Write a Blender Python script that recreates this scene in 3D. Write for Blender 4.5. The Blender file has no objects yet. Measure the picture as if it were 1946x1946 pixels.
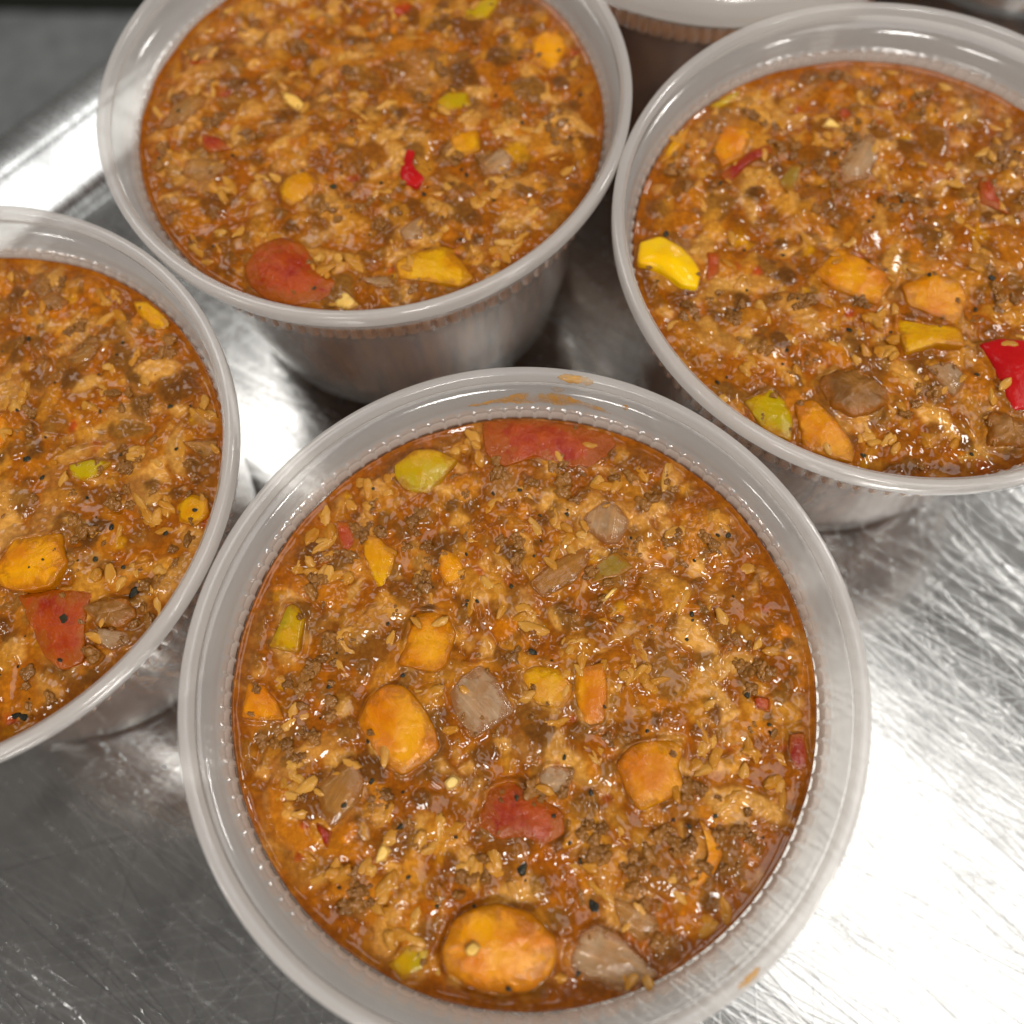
import bpy, bmesh, math, random
import numpy as np
from mathutils import Matrix, Vector, noise as mnoise

# ------------------------------------------------------------------ camera, world, lamps, exposure
MM = 0.001
HR = 67.0                      # rim height of a tub above the table, mm
CAM_H = 147.4                  # camera height above the rims, mm
F_PX, PITCH, ROLL = 1643.6, math.radians(19.14), math.radians(-3.506)   # focal length in px of the 1946 px photo
sc = bpy.context.scene
COL = sc.collection
cam_d = bpy.data.cameras.new('camera'); cam = bpy.data.objects.new('camera', cam_d); COL.objects.link(cam)
cam_d.sensor_width = 36.0; cam_d.lens = F_PX / 1946 * 36.0
CAM_R = Matrix.Rotation(PITCH, 3, 'X') @ Matrix.Rotation(ROLL, 3, 'Z')
cam.matrix_world = Matrix.Translation((0, 0, (HR + CAM_H) * MM)) @ CAM_R.to_4x4()
cam_d.clip_start = 0.005; cam_d.clip_end = 50
cam_d.dof.use_dof = True; cam_d.dof.focus_distance = 0.163; cam_d.dof.aperture_fstop = 7.5
sc.camera = cam

w = bpy.data.worlds.new('World'); sc.world = w; w.use_nodes = True
bg = w.node_tree.nodes['Background']; bg.inputs[0].default_value = (1.0, 0.92, 0.84, 1); bg.inputs[1].default_value = 0.125

def ceiling_or_fill_lamp(u0, u1, v0, v1, power, z=1.867):
    """recessed ceiling lamp or added fill lamp; u runs along the row of lamps, v across it (mm, 45 degrees to the picture)"""
    l = bpy.data.lights.new('ceiling_or_fill_lamp', 'AREA'); l.shape = 'RECTANGLE'
    l.size = (u1 - u0) * MM; l.size_y = (v1 - v0) * MM; l.energy = power; l.color = (1.0, 0.965, 0.92)
    o = bpy.data.objects.new('ceiling_or_fill_lamp', l); COL.objects.link(o)
    u, v = (u0 + u1) / 2, (v0 + v1) / 2
    o.location = ((u + v) / math.sqrt(2) * MM, (v - u) / math.sqrt(2) * MM, z)
    o.rotation_euler = (0, 0, math.radians(-45))
    return o
ceiling_or_fill_lamp(-200, 1010, 60, 745, 6.6)
ceiling_or_fill_lamp(-1920, -1010, 40, 690, 6.0)
for u_, v_, p_ in ((1000, -600, 20), (500, -1500, 14), (-900, -2300, 14), (2100, 500, 14), (500, 1900, 16)):      # added lamps out of view, put in for fill and small crisp glints
    ceiling_or_fill_lamp(u_ - 240, u_ + 240, v_ - 150, v_ + 150, p_)

sc.view_settings.view_transform = 'Standard'; sc.view_settings.look = 'None'
sc.view_settings.exposure = 0.33; sc.view_settings.gamma = 1.0; sc.view_settings.use_curve_mapping = False
sc.cycles.max_bounces = 7; sc.cycles.transparent_max_bounces = 12; sc.cycles.caustics_reflective = True
sc.cycles.use_denoising = True

# ------------------------------------------------------------------ helpers
rng = np.random.default_rng(7)
random.seed(7)
def ray(px, py):
    d = CAM_R @ Vector(((px - 973) / F_PX, -(py - 973) / F_PX, -1))
    return d
def at(px, py, z):
    """photo pixel -> (x, y) in mm on the level z (mm above the rims' plane, negative below)"""
    d = ray(px, py); t = (z - CAM_H) / d.z
    return np.array((d.x * t, d.y * t))

def link(name, me, mat=None, parent=None, loc=None, smooth=True):
    o = bpy.data.objects.new(name, me); COL.objects.link(o)
    if mat is not None and not me.materials: me.materials.append(mat)
    if parent: o.parent = parent
    if loc is not None: o.location = loc
    return o
def mesh_np(name, verts, faces, smooth=True):
    me = bpy.data.meshes.new(name); me.from_pydata([tuple(v) for v in verts], [], faces); me.update()
    if smooth: me.polygons.foreach_set('use_smooth', [True] * len(me.polygons))
    return me
def tag(o, label=None, cat=None, group=None, kind=None):
    if label: o['label'] = label
    if cat: o['category'] = cat
    if group: o['group'] = group
    if kind: o['kind'] = kind
    return o

class NT:
    def __init__(s, name):
        s.m = bpy.data.materials.new(name); s.m.use_nodes = True; s.t = s.m.node_tree; s.n = s.t.nodes; s.n.clear()
        s.out = s.n.new('ShaderNodeOutputMaterial')
    def node(s, typ, props=None, **inp):
        nd = s.n.new(typ)
        for k, v in (props or {}).items(): setattr(nd, k, v)
        for k, v in inp.items():
            key = int(k[1:]) if k[0] == '_' and k[1:].isdigit() else k.replace('_', ' ')
            s.set(nd, key, v)
        return nd
    def set(s, nd, key, v):
        sock = nd.inputs[key]
        if hasattr(v, 'is_linked') or isinstance(v, bpy.types.NodeSocket): s.t.links.new(v, sock)
        else: sock.default_value = v
    def noise(s, vec, scale, detail=2.0, rough=0.5, dist=0.0):
        return s.node('ShaderNodeTexNoise', None, Vector=vec, Scale=scale, Detail=detail, Roughness=rough, Distortion=dist).outputs['Fac']
    def ramp(s, fac, a, b):
        nd = s.node('ShaderNodeMapRange', {'interpolation_type': 'SMOOTHSTEP'}, Value=fac)
        nd.inputs[1].default_value = a; nd.inputs[2].default_value = b
        return nd.outputs[0]
    def mix(s, fac, a, b, blend='MIX'):
        nd = s.n.new('ShaderNodeMix'); nd.data_type = 'RGBA'; nd.blend_type = blend
        s.set(nd, 0, fac); s.set(nd, 6, a); s.set(nd, 7, b)
        return nd.outputs[2]
    def math(s, op, a, b=0.0):
        nd = s.n.new('ShaderNodeMath'); nd.operation = op; s.set(nd, 0, a); s.set(nd, 1, b)
        return nd.outputs[0]
    def bump(s, h, strength, dist, normal=None):
        nd = s.node('ShaderNodeBump', None, Height=h, Strength=strength, Distance=dist)
        if normal is not None: s.t.links.new(normal, nd.inputs['Normal'])
        return nd.outputs[0]
    def done(s, shader):
        s.t.links.new(shader, s.out.inputs[0]); return s.m

SAUCE = (0.27, 0.074, 0.0005, 1)

def mat_steel(name, scratchy=True, rough=0.13, base=(0.52, 0.525, 0.52, 1)):
    m = NT(name); co = m.node('ShaderNodeTexCoord').outputs['Object']
    def scratch(ang, sx, sy, lo, hi, off):
        mp = m.node('ShaderNodeMapping', None, Vector=co)
        mp.vector_type = 'TEXTURE'; mp.inputs['Rotation'].default_value = (0, 0, math.radians(ang)); mp.inputs['Scale'].default_value = (1 / sx, 1 / sy, 1)
        mp.inputs['Location'].default_value = (off, off * 1.7, 0)
        return m.ramp(m.noise(mp.outputs[0], 1.0, 0.0, 0.5, 0.06), lo, hi)
    tot = None
    layers = [(-33, 7, 900, .62, .72, 1.3), (-41, 5, 520, .64, .74, 5.1), (-52, 8, 1100, .63, .72, 9.7), (-26, 6, 700, .65, .74, 3.3),
              (4, 8, 1200, .675, .73, 7.7), (86, 8, 1200, .67, .73, 2.9), (38, 16, 1200, .66, .73, 8.8)]
    for i, l in enumerate(layers):
        s = scratch(*l)
        tot = s if tot is None else m.math('ADD', tot, s)
    mott = m.noise(co, 260, 4, 0.6)
    blot = m.noise(co, 14, 3, 0.55)
    r = m.math('ADD', rough - 0.02, m.math('MULTIPLY', blot, 0.08))
    r = m.math('ADD', r, m.math('MULTIPLY', tot, 0.05))
    deep = None
    for l in [(-37, 5, 1300, .72, .76, 11.3), (-58, 6, 1500, .73, .77, 15.1), (-30, 7, 1000, .74, .78, 19.7), (-47, 9, 1800, .72, .76, 23.3), (12, 7, 1500, .775, .80, 27.1), (80, 7, 1500, .775, .80, 31.7)]:
        sd = scratch(*l); deep = sd if deep is None else m.math('MAXIMUM', deep, sd)
    nb = m.bump(mott, 0.04, 0.0004)
    nb = m.bump(deep, 0.12, 0.0003, nb)
    nb = m.bump(tot, 0.07, 0.0003, nb)
    smut = m.math('MULTIPLY', m.ramp(m.noise(co, 55, 4, 0.6), 0.42, 0.78), 0.5)
    base = m.mix(m.math('MAXIMUM', m.math('MULTIPLY', deep, 0.36), smut), base, (0.13, 0.13, 0.128, 1))
    g1 = m.node('ShaderNodeBsdfAnisotropic', None, Color=base, Roughness=r, Normal=nb)
    g2 = m.node('ShaderNodeBsdfAnisotropic', None, Color=base, Roughness=0.36, Normal=nb)
    mx = m.node('ShaderNodeMixShader'); m.set(mx, 0, 0.12); m.set(mx, 1, g1.outputs[0]); m.set(mx, 2, g2.outputs[0])
    return m.done(mx.outputs[0])

def mat_plastic(name='milky_plastic', clear=0.56, ca=(0.76, 0.735, 0.71, 1), cb=(0.83, 0.81, 0.79, 1), ior=1.5, gr=0.09):
    m = NT(name); co = m.node('ShaderNodeTexCoord').outputs['Object']
    n1 = m.noise(co, 70, 3, 0.5)
    c = m.mix(n1, ca, cb)
    nb = m.bump(m.noise(co, 420, 3, 0.6), 0.06, 0.0005)
    d = m.node('ShaderNodeBsdfDiffuse', None, Color=c); t = m.node('ShaderNodeBsdfTranslucent', None, Color=c)
    tr = m.node('ShaderNodeBsdfTransparent', None, Color=(0.98, 0.97, 0.95, 1))
    a = m.node('ShaderNodeMixShader'); m.set(a, 0, 0.58); m.set(a, 1, d.outputs[0]); m.set(a, 2, t.outputs[0])
    b = m.node('ShaderNodeMixShader'); m.set(b, 0, clear); m.set(b, 1, a.outputs[0]); m.set(b, 2, tr.outputs[0])
    g = m.node('ShaderNodeBsdfAnisotropic', None, Color=(1, 1, 1, 1), Roughness=gr, Normal=nb)
    fr = m.node('ShaderNodeFresnel', None, IOR=ior, Normal=nb)
    bf = m.node('ShaderNodeNewGeometry').outputs['Backfacing']
    f = m.node('ShaderNodeMixShader'); m.set(f, 0, m.math('MULTIPLY', fr.outputs[0], m.math('SUBTRACT', 1.0, bf))); m.set(f, 1, b.outputs[0]); m.set(f, 2, g.outputs[0])
    return m.done(f.outputs[0])

def principled(m, color, rough, normal=None, coat=0.0, coat_rough=0.08, sss=0.0, radius=(0.003, 0.0012, 0.0005), ior=1.38, spec=0.5):
    p = m.node('ShaderNodeBsdfPrincipled', None, Base_Color=color, Roughness=rough, IOR=ior)
    p.inputs['Specular IOR Level'].default_value = spec
    p.inputs['Coat Weight'].default_value = coat; p.inputs['Coat Roughness'].default_value = coat_rough
    p.inputs['Subsurface Weight'].default_value = sss; p.inputs['Subsurface Radius'].default_value = radius
    p.inputs['Subsurface Scale'].default_value = 1.0
    if normal is not None:
        m.t.links.new(normal, p.inputs['Normal']); m.t.links.new(normal, p.inputs['Coat Normal'])
    return p

def mat_stew():
    m = NT('stew_mass'); co = m.node('ShaderNodeTexCoord').outputs['Object']
    a = m.node('ShaderNodeAttribute', {'attribute_name': 'col'}).outputs['Color']
    n = m.noise(co, 900, 3, 0.6)
    c = m.mix(m.ramp(n, 0.35, 0.7), m.mix(1.0, a, (0.78, 0.72, 0.62, 1), 'MULTIPLY'), m.mix(1.0, a, (1.12, 1.12, 1.1, 1), 'MULTIPLY'))
    b = m.bump(m.noise(co, 900, 2, 0.5), 0.05, 0.0003)
    p = principled(m, c, m.math('ADD', 0.05, m.math('MULTIPLY', m.noise(co, 250, 2), 0.08)), b, 0.0, 0.04, ior=1.40, spec=0.5)
    return m.done(p.outputs[0])

def mat_piece(name, ca, cb, stain=0.45, rough=0.25, coat=0.5, sss=0.15, bump=0.25, bscale=700, stripes=0.0, radius=(0.003, 0.0012, 0.0004), stain_col=SAUCE, spec=0.3, glass=0.0):
    m = NT(name); co = m.node('ShaderNodeTexCoord').outputs['Object']
    oi = m.node('ShaderNodeObjectInfo').outputs['Random']
    off = m.node('ShaderNodeVectorMath', {'operation': 'ADD'})
    m.t.links.new(co, off.inputs[0])
    cx = m.node('ShaderNodeCombineXYZ', None, X=m.math('MULTIPLY', oi, 3.1), Y=m.math('MULTIPLY', oi, 7.3), Z=oi)
    m.t.links.new(cx.outputs[0], off.inputs[1]); v = off.outputs[0]
    c = m.mix(m.ramp(m.noise(v, 130, 3, 0.6), 0.32, 0.68), ca, cb)
    c = m.mix(m.math('MULTIPLY', oi, 0.35), c, m.mix(1.0, c, (0.72, 0.66, 0.6, 1), 'MULTIPLY'))
    h = m.math('ADD', m.noise(v, bscale, 4, 0.6), m.math('MULTIPLY', m.noise(v, 260, 2, 0.5), 1.6))
    if stripes:
        mp = m.node('ShaderNodeMapping', None, Vector=v); mp.inputs['Scale'].default_value = (90, 1100, 90)
        st = m.noise(mp.outputs[0], 1.0, 2, 0.6, 0.2)
        c = m.mix(m.math('MULTIPLY', m.ramp(st, 0.45, 0.7), stripes), c, m.mix(1.0, c, (1.35, 1.3, 1.2, 1), 'MULTIPLY'))
        h = m.math('ADD', h, m.math('MULTIPLY', st, 1.2))
    if stain:
        ed = m.node('ShaderNodeAttribute', {'attribute_name': 'edge'}).outputs['Fac']
        s = m.ramp(m.math('ADD', m.noise(v, 330, 4, 0.65, 0.6), m.math('MULTIPLY', ed, 0.42)), 0.72 - stain * 0.35, 0.95 - stain * 0.35)
        c = m.mix(m.math('MULTIPLY', s, 0.62), c, stain_col)
    p = principled(m, c, m.math('ADD', rough - .08, m.math('MULTIPLY', m.noise(v, 400, 2), 0.12)), m.bump(h, bump, 0.0005), coat * .12, 0.04, sss, radius, spec=spec)
    if glass:
        tr = m.node('ShaderNodeBsdfTransparent', None, Color=(1.0, 0.9, 0.75, 1)); mx = m.node('ShaderNodeMixShader')
        m.set(mx, 0, glass); m.set(mx, 1, p.outputs[0]); m.set(mx, 2, tr.outputs[0])
        return m.done(mx.outputs[0])
    return m.done(p.outputs[0])

M = {}
M['steel'] = mat_steel('scratched_steel')
M['rail'] = mat_steel('rail_steel', rough=0.24, base=(0.72, 0.75, 0.77, 1))
M['plastic'] = mat_plastic()
M['rim'] = mat_plastic('milky_plastic_rim', 0.46, (0.82, 0.80, 0.78, 1), (0.88, 0.865, 0.85, 1))
M['wetted'] = mat_plastic('milky_plastic_against_stew', 0.84, ior=1.7, gr=0.07)
M['wet_inside'] = mat_plastic('milky_plastic_wet_inside', 0.9)
M['ribs'] = mat_plastic('stew_glow_tinted_ribs', 0.42, (0.86, 0.50, 0.30, 1), (0.90, 0.58, 0.36, 1))  # orange glow of the stew through the ribs is tinted into this plastic
M['ribs_inner'] = mat_plastic('milky_plastic_inner_ribs', 0.06, (0.72, 0.67, 0.62, 1), (0.78, 0.73, 0.68, 1))
M['stew'] = mat_stew()
M['orange'] = mat_piece('orange_pepper', (0.68, 0.285, 0.001, 1), (0.54, 0.15, 0.001, 1), 0.34, 0.13, sss=0.0, bump=0.7, spec=0.42)
M['yellow'] = mat_piece('yellow_pepper', (0.66, 0.345, 0.001, 1), (0.56, 0.215, 0.001, 1), 0.34, 0.13, sss=0.0, bump=0.7, spec=0.42)
M['brightyellow'] = mat_piece('bright_yellow_pepper', (0.80, 0.49, 0.001, 1), (0.76, 0.40, 0.001, 1), 0.0, 0.14, sss=0.0, spec=0.4)
M['green'] = mat_piece('green_yellow_pepper', (0.40, 0.28, 0.002, 1), (0.50, 0.25, 0.002, 1), 0.26, 0.13, sss=0.0, bump=0.5, spec=0.42)
M['olive'] = mat_piece('olive_pepper', (0.24, 0.15, 0.02, 1), (0.30, 0.16, 0.018, 1), 0.46, sss=0.0)
M['tomato'] = mat_piece('tomato_flesh', (0.23, 0.009, 0.003, 1), (0.36, 0.055, 0.003, 1), 0.52, 0.12, 0.5, 0.0, 1.0, 600, spec=0.45)
M['redpepper'] = mat_piece('red_pepper', (0.38, 0.004, 0.006, 1), (0.44, 0.01, 0.009, 1), 0.0, 0.2, 0.4, 0.0)
M['onion'] = mat_piece('cooked_onion', (0.50, 0.35, 0.21, 1), (0.40, 0.23, 0.10, 1), 0.30, 0.10, 0.5, 0.0, 0.35, 500, 0.9, spec=0.7, glass=0.42)
M['dulonion'] = mat_piece('stained_onion', (0.42, 0.22, 0.07, 1), (0.35, 0.16, 0.03, 1), 0.32, 0.10, 0.5, 0.0, 0.35, 500, 0.9, spec=0.7, glass=0.42)
M['meat'] = mat_piece('browned_meat', (0.17, 0.068, 0.011, 1), (0.28, 0.118, 0.022, 1), 0.30, 0.16, 0.3, 0.0, 0.5, 1100, spec=0.5)
M['rice'] = mat_piece('stained_rice', (0.52, 0.265, 0.05, 1), (0.41, 0.16, 0.010, 1), 0.52, 0.12, 0.3, 0.0, 0.4, 600, spec=0.4)
M['seed'] = mat_piece('pale_seed', (0.86, 0.60, 0.20, 1), (0.80, 0.48, 0.10, 1), 0.12, 0.3, 0.2)
M['herb'] = mat_piece('dark_herb', (0.014, 0.014, 0.009, 1), (0.035, 0.03, 0.012, 1), 0.0, 0.3, 0.3, 0.0, 0.5)
def mat_smear():
    m = NT('sauce_smear'); co = m.node('ShaderNodeTexCoord').outputs['Object']
    n = m.noise(co, 260, 4, 0.6)
    p = principled(m, m.mix(n, (0.62, 0.36, 0.07, 1), (0.46, 0.20, 0.015, 1)), 0.25, m.bump(n, 0.4, 0.0004), 0.4)
    tr = m.node('ShaderNodeBsdfTransparent'); mx = m.node('ShaderNodeMixShader')
    m.set(mx, 0, m.math('MULTIPLY', m.ramp(n, 0.25, 0.70), 0.85)); m.set(mx, 1, tr.outputs[0]); m.set(mx, 2, p.outputs[0])
    return m.done(mx.outputs[0])
M['smear'] = mat_smear()
def mat_plain(name, ca, cb, rough, scale):
    m = NT(name); co = m.node('ShaderNodeTexCoord').outputs['Object']
    n = m.noise(co, scale, 5, 0.65)
    return m.done(principled(m, m.mix(n, ca, cb), rough, m.bump(n, 0.3, 0.002)).outputs[0])
M['floor'] = mat_plain('grey_floor', (0.05, 0.056, 0.056, 1), (0.34, 0.36, 0.36, 1), 0.6, 34)
M['mat'] = mat_plain('black_floor_slab', (0.008, 0.009, 0.006, 1), (0.016, 0.017, 0.012, 1), 0.7, 40)

# ------------------------------------------------------------------ setting: steel table with raised rail, floor
E0 = np.array((-128.0, 179.0)); ED = np.array((0.728, 0.686)); EN = np.array((-0.686, 0.728))    # rail foot line, its direction, outward normal
def strip(name, prof, a0, a1, mat, n=1, parent=None):
    vs, fs = [], []
    k = len(prof)
    for j in range(n + 1):
        a = a0 + (a1 - a0) * j / n
        for v, z in prof:
            q = E0 + ED * a + EN * v
            vs.append((q[0] * MM, q[1] * MM, z * MM))
    for j in range(n):
        for i in range(k - 1):
            fs.append((j * k + i, (j + 1) * k + i, (j + 1) * k + i + 1, j * k + i + 1))
    return link(name, mesh_np(name, vs, fs), mat, parent)
table = strip('table', [(-900, -0.0), (-5.0, 0.0), (-3.2, -0.4), (-1.2, -1.9), (0.3, -2.0)], -700, 700, M['steel'])
tag(table, 'scratched stainless steel table top under the tubs', 'table', kind='structure')
prof = [(0.3, -2.0), (0.6, 0.2), (3, 2.5), (9, 6.6), (13.5, 9.2), (15.0, 9.8), (16.5, 10.0), (24, 9.4), (28.5, 8.6), (30.5, 7.2), (31, 5), (31, -30)]
rail = strip('raised_edge', prof, -700, 700, M['rail'], 1, table)
rail['label'] = 'bright raised steel rail along the table edge'
b = bmesh.new()
for x, y in ((-6, -6), (6, -6), (6, 6), (-6, 6)): b.verts.new((x, y, -0.9))
b.faces.new(b.verts[:]); me = bpy.data.meshes.new('floor'); b.to_mesh(me); b.free()
floor = tag(link('floor', me, M['floor']), 'grey floor far below the table edge', 'floor', kind='structure')
b = bmesh.new()
bmesh.ops.create_cube(b, size=1.0, matrix=Matrix.Translation((-0.9, 2.02, -0.889)) @ Matrix.Rotation(math.radians(-6), 4, 'Z') @ Matrix.Diagonal((3.0, 1.3, 0.018, 1)))
bmesh.ops.bevel(b, geom=b.edges[:], offset=0.006, segments=2)
me = bpy.data.meshes.new('dark_floor_slab'); b.to_mesh(me); b.free()
tag(link('dark_floor_slab', me, M['mat']), 'flat black slab lying on the grey floor beyond the rail', 'mat')  # flat dark slab that makes the black area beyond the rail

# ------------------------------------------------------------------ tubs
NF, NS = 110, 6
def lathe(prof, mat_name, nseg, flute=None):
    """closed profile of (r, z, flute amount) in mm turned about z"""
    vs = []
    k = len(prof); pat = [0.0, 0.95, 1.0, 1.0, 1.0, 0.95]
    for j in range(nseg):
        th = 2 * math.pi * j / nseg; c, s = math.cos(th), math.sin(th)
        f = pat[j % 6]
        for r, z, a in prof:
            rr = r + a * f
            vs.append((rr * c * MM, rr * s * MM, (z + HR) * MM))
    fs = []
    for j in range(nseg):
        j2 = (j + 1) % nseg
        for i in range(k - 1):
            if prof[i][0] == 0 and prof[i + 1][0] == 0: continue
            fs.append((j * k + i, j2 * k + i, j2 * k + i + 1, j * k + i + 1))
    me = mesh_np(mat_name, vs, fs)
    bm = bmesh.new(); bm.from_mesh(me); bmesh.ops.remove_doubles(bm, verts=bm.verts, dist=1e-7)
    bmesh.ops.recalc_face_normals(bm, faces=bm.faces); bm.to_mesh(me); bm.free()
    me.polygons.foreach_set('use_smooth', [True] * len(me.polygons))
    return me
BODY = [(0, -66.2, 0), (40, -66.4, 0), (42.3, -67, 0), (44.3, -67, 0), (45.2, -66.2, 0), (45.5, -64.5, 0), (49.1, -40, 0), (52.8, -15.4, 0), (53.0, -14.8, 0),
        (53.6, -14.6, .8), (53.7, -14.2, .95), (54.1, -9.8, .85), (55.5, -8.9, .1), (56.1, -8.2, 0), (56.55, -4.2, 0),
        # inner side
        (56.3, -3.7, 0), (55.75, -1.3, 0), (54.95, -8.2, 0), (54.55, -8.9, 0), (53.75, -9.15, .35), (53.2, -9.5, .5), (53.1, -12.3, .5), (53.0, -14.2, .4), (52.3, -15.1, 0), (48.5, -40, 0), (44.8, -64.2, 0), (43.6, -65.4, 0), (0, -65.4, 0)]
# body = wall with its own inner and outer face; the rim bead is a part of its own
i_split = 15
outer_wall = BODY[:15]; inner_wall = BODY[16:]
BODY_PROF = outer_wall + [(56.2, -3.4, 0), (56.0, -2.0, 0)] + inner_wall
RIM_PROF = [(56.75, -3.75, 0), (58.1, -3.75, 0), (58.45, -3.5, 0), (58.55, -2.8, 0), (58.55, -0.7, 0), (58.4, -0.25, 0), (58.05, -0.02, 0), (57.3, 0.0, 0), (56.75, -0.08, 0), (56.5, -0.35, 0),
            (56.4, -0.95, 0), (56.0, -1.2, 0), (56.05, -1.6, 0), (56.35, -3.0, 0), (56.75, -3.75, 0)]
body_me = lathe(BODY_PROF, 'tub_wall', NF * NS)
for mk in ('plastic', 'wetted', 'wet_inside', 'ribs', 'ribs_inner'): body_me.materials.append(M[mk])
NOUT = len(outer_wall)
for pl in body_me.polygons:
    c_ = pl.center; rr_, zz_ = math.hypot(c_.x, c_.y) / MM, c_.z / MM - HR
    if zz_ < -9.6:
        outward = pl.normal.x * c_.x + pl.normal.y * c_.y > 0 or zz_ < -65.9
        pl.material_index = (3 if zz_ > -14.5 else 1) if outward else (2 if zz_ < -11.6 else 4)
rim_me = lathe(RIM_PROF, 'tub_rim', 330)
TUBS = {'F': (0.0, 22.26), 'B': (-26.6, 151.75), 'R': (82.5, 108.8), 'L': (-109.4, 67.8), 'K': (63.0, 226.6), 'Q': (180.5, 275.5)}
FOODZ = {'F': -12.0, 'B': -9.8, 'R': -11.5, 'L': -11.0, 'K': -8.0, 'Q': -11.0}
TUB_LABEL = {
    'F': 'milky plastic tub with an orange sauce smear inside its wall and an unobstructed full rim',
    'B': 'milky plastic tub of stew with a big dark red tomato chunk touching its rim',
    'R': 'milky plastic tub holding the bright red pepper strip and the glossy yellow wedge',
    'L': 'milky plastic tub with brown sauce stains on the top of its rim',
    'K': 'milky plastic tub closed with a white lid, orange stew behind its ribs',
    'Q': 'dark filled tub of which only the pale bottom edge shows'}
tub_obj = {}
for k, (cx, cy) in TUBS.items():
    e = bpy.data.objects.new('deli_tub', None); COL.objects.link(e); e.location = (cx * MM, cy * MM, 0)
    e.rotation_euler = (0, 0, random.uniform(0, 6.28)); e.empty_display_size = 0.02
    tag(e, TUB_LABEL[k], 'tub', 'plastic tubs of stew on the steel table')
    link('wall', body_me, M['plastic'], e); link('rim', rim_me, M['rim'], e)
    tub_obj[k] = e
LID = [(0, -1.6, 0), (50, -1.6, 0), (53.3, -1.5, 0), (54.2, 0.6, 0), (55.2, 1.5, 0), (58.6, 1.7, 0), (59.5, 1.3, 0), (59.9, 0.4, 0), (60.0, -4.4, 0), (60.3, -4.7, 0),
       (60.2, -5.1, 0), (59.4, -4.9, 0), (58.9, -3.9, 0), (58.9, 0.2, 0), (58.2, 0.7, 0), (56.0, 0.7, 0), (55.0, -0.1, 0), (54.2, -2.1, 0), (50, -2.3, 0), (0, -2.3, 0)]
lid = link('lid', lathe(LID, 'lid', 256), M['plastic']); lid.location = (TUBS['K'][0] * MM, TUBS['K'][1] * MM, 0.0004)
tag(lid, 'white translucent lid pressed on the closed tub', 'lid')

# sauce smears that stick to a tub's inner wall or rim
def prof_pt(prof, s):
    L = [0]
    for a, b_ in zip(prof[:-1], prof[1:]): L.append(L[-1] + math.hypot(b_[0] - a[0], b_[1] - a[1]))
    s = min(max(s, 0), L[-1] - 1e-6)
    for i in range(len(prof) - 1):
        if s <= L[i + 1]:
            t = (s - L[i]) / (L[i + 1] - L[i]); a, b_ = prof[i], prof[i + 1]
            dr, dz = b_[0] - a[0], b_[1] - a[1]; n = math.hypot(dr, dz)
            return a[0] + dr * t, a[1] + dz * t, -dz / n * -1, dr / n * -1
SURF = [(58.5, -1.1, 0), (58.25, -0.4, 0), (57.7, -0.05, 0), (57.1, 0.0, 0), (56.5, -0.15, 0), (56.15, -0.5, 0), (56.0, -1.0, 0), (55.75, -1.3, 0), (54.95, -8.2, 0), (54.55, -8.9, 0), (53.9, -9.12, 0)]
def smear(tub, a0, a1, edge, name='sauce_smear'):
    """a0..a1 degrees round the tub; edge(t) -> (s0, s1) arc lengths along SURF from the outer rim inwards"""
    na, nsn = max(10, int((a1 - a0) * 1.6)), 10
    vs, fs = [], []
    for i in range(na + 1):
        t = i / na; a = math.radians(a0 + (a1 - a0) * t); s0, s1 = edge(t)
        tp = max(.04, math.sin(math.pi * t)) ** .55 * (.8 + .35 * mnoise.noise(Vector((t * 7, a0, 1)))); md = (s0 * .45 + s1 * .55); s0, s1 = md + (s0 - md) * tp, md + (s1 - md) * tp
        for j in range(nsn + 1):
            q = j / nsn
            jit = mnoise.noise(Vector((a * 60, q * 3, a0)))
            s = s0 + (s1 - s0) * q + 0.35 * jit * (1 if 0 < j < nsn else 1.6)
            r, z, _, _ = prof_pt(SURF, s)
            th = 0.06 + 0.22 * math.sin(math.pi * q) * math.sin(math.pi * t) ** .4 * (0.7 + 0.6 * jit)
            inn = min(1.0, max(0.0, (s - 0.9) / 2.5))
            vs.append(((r - th * inn) * math.cos(a) * MM, (r - th * inn) * math.sin(a) * MM, (z + th * (1 - inn * .9) + HR) * MM))
    for i in range(na):
        for j in range(nsn):
            p = i * (nsn + 1) + j
            fs.append((p, p + 1, p + nsn + 2, p + nsn + 1))
    e = tub_obj[tub]
    o = link(name, mesh_np(name, vs, fs), M['smear'], e)
    o.rotation_euler = (0, 0, -e.rotation_euler[2])
    return o
def ang(tub, px, py, z=-4): 
    q = at(px, py, z) - np.array(TUBS[tub]); return math.degrees(math.atan2(q[1], q[0])) % 360
a1_, a0_ = ang('F', 890, 772, -8), ang('F', 1160, 790, -8)
smear('F', a0_, a1_, lambda t: (9.6 - 2.6 * math.sin(math.pi * min(1, t * 1.15)) ** .8, 11.6))
q = ang('F', 1085, 712, 0); smear('F', q - 4.5, q + 2.5, lambda t: (1.4, 3.6))
q = ang('F', 1062, 733, -3); smear('F', q - 1.3, q + 1.6, lambda t: (5.2 - .6 * math.sin(math.pi * t), 6.2 + 1.2 * math.sin(math.pi * t)))
q = ang('F', 1195, 755, -4); smear('F', q - .7, q + .6, lambda t: (6.0, 7.5 + 1.0 * math.sin(math.pi * t)))
q = ang('F', 1418, 1845, 0); smear('F', q - 2.6, q + 2.0, lambda t: (0.9, 2.3))
q = ang('F', 1396, 1838, -2); smear('F', q - 1.6, q + 1.2, lambda t: (4.2, 4.8 + .8 * math.sin(math.pi * t)))
q = ang('L', 419, 925, 0); smear('L', q - 3.0, q + 2.6, lambda t: (2.6, 4.4))
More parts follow.
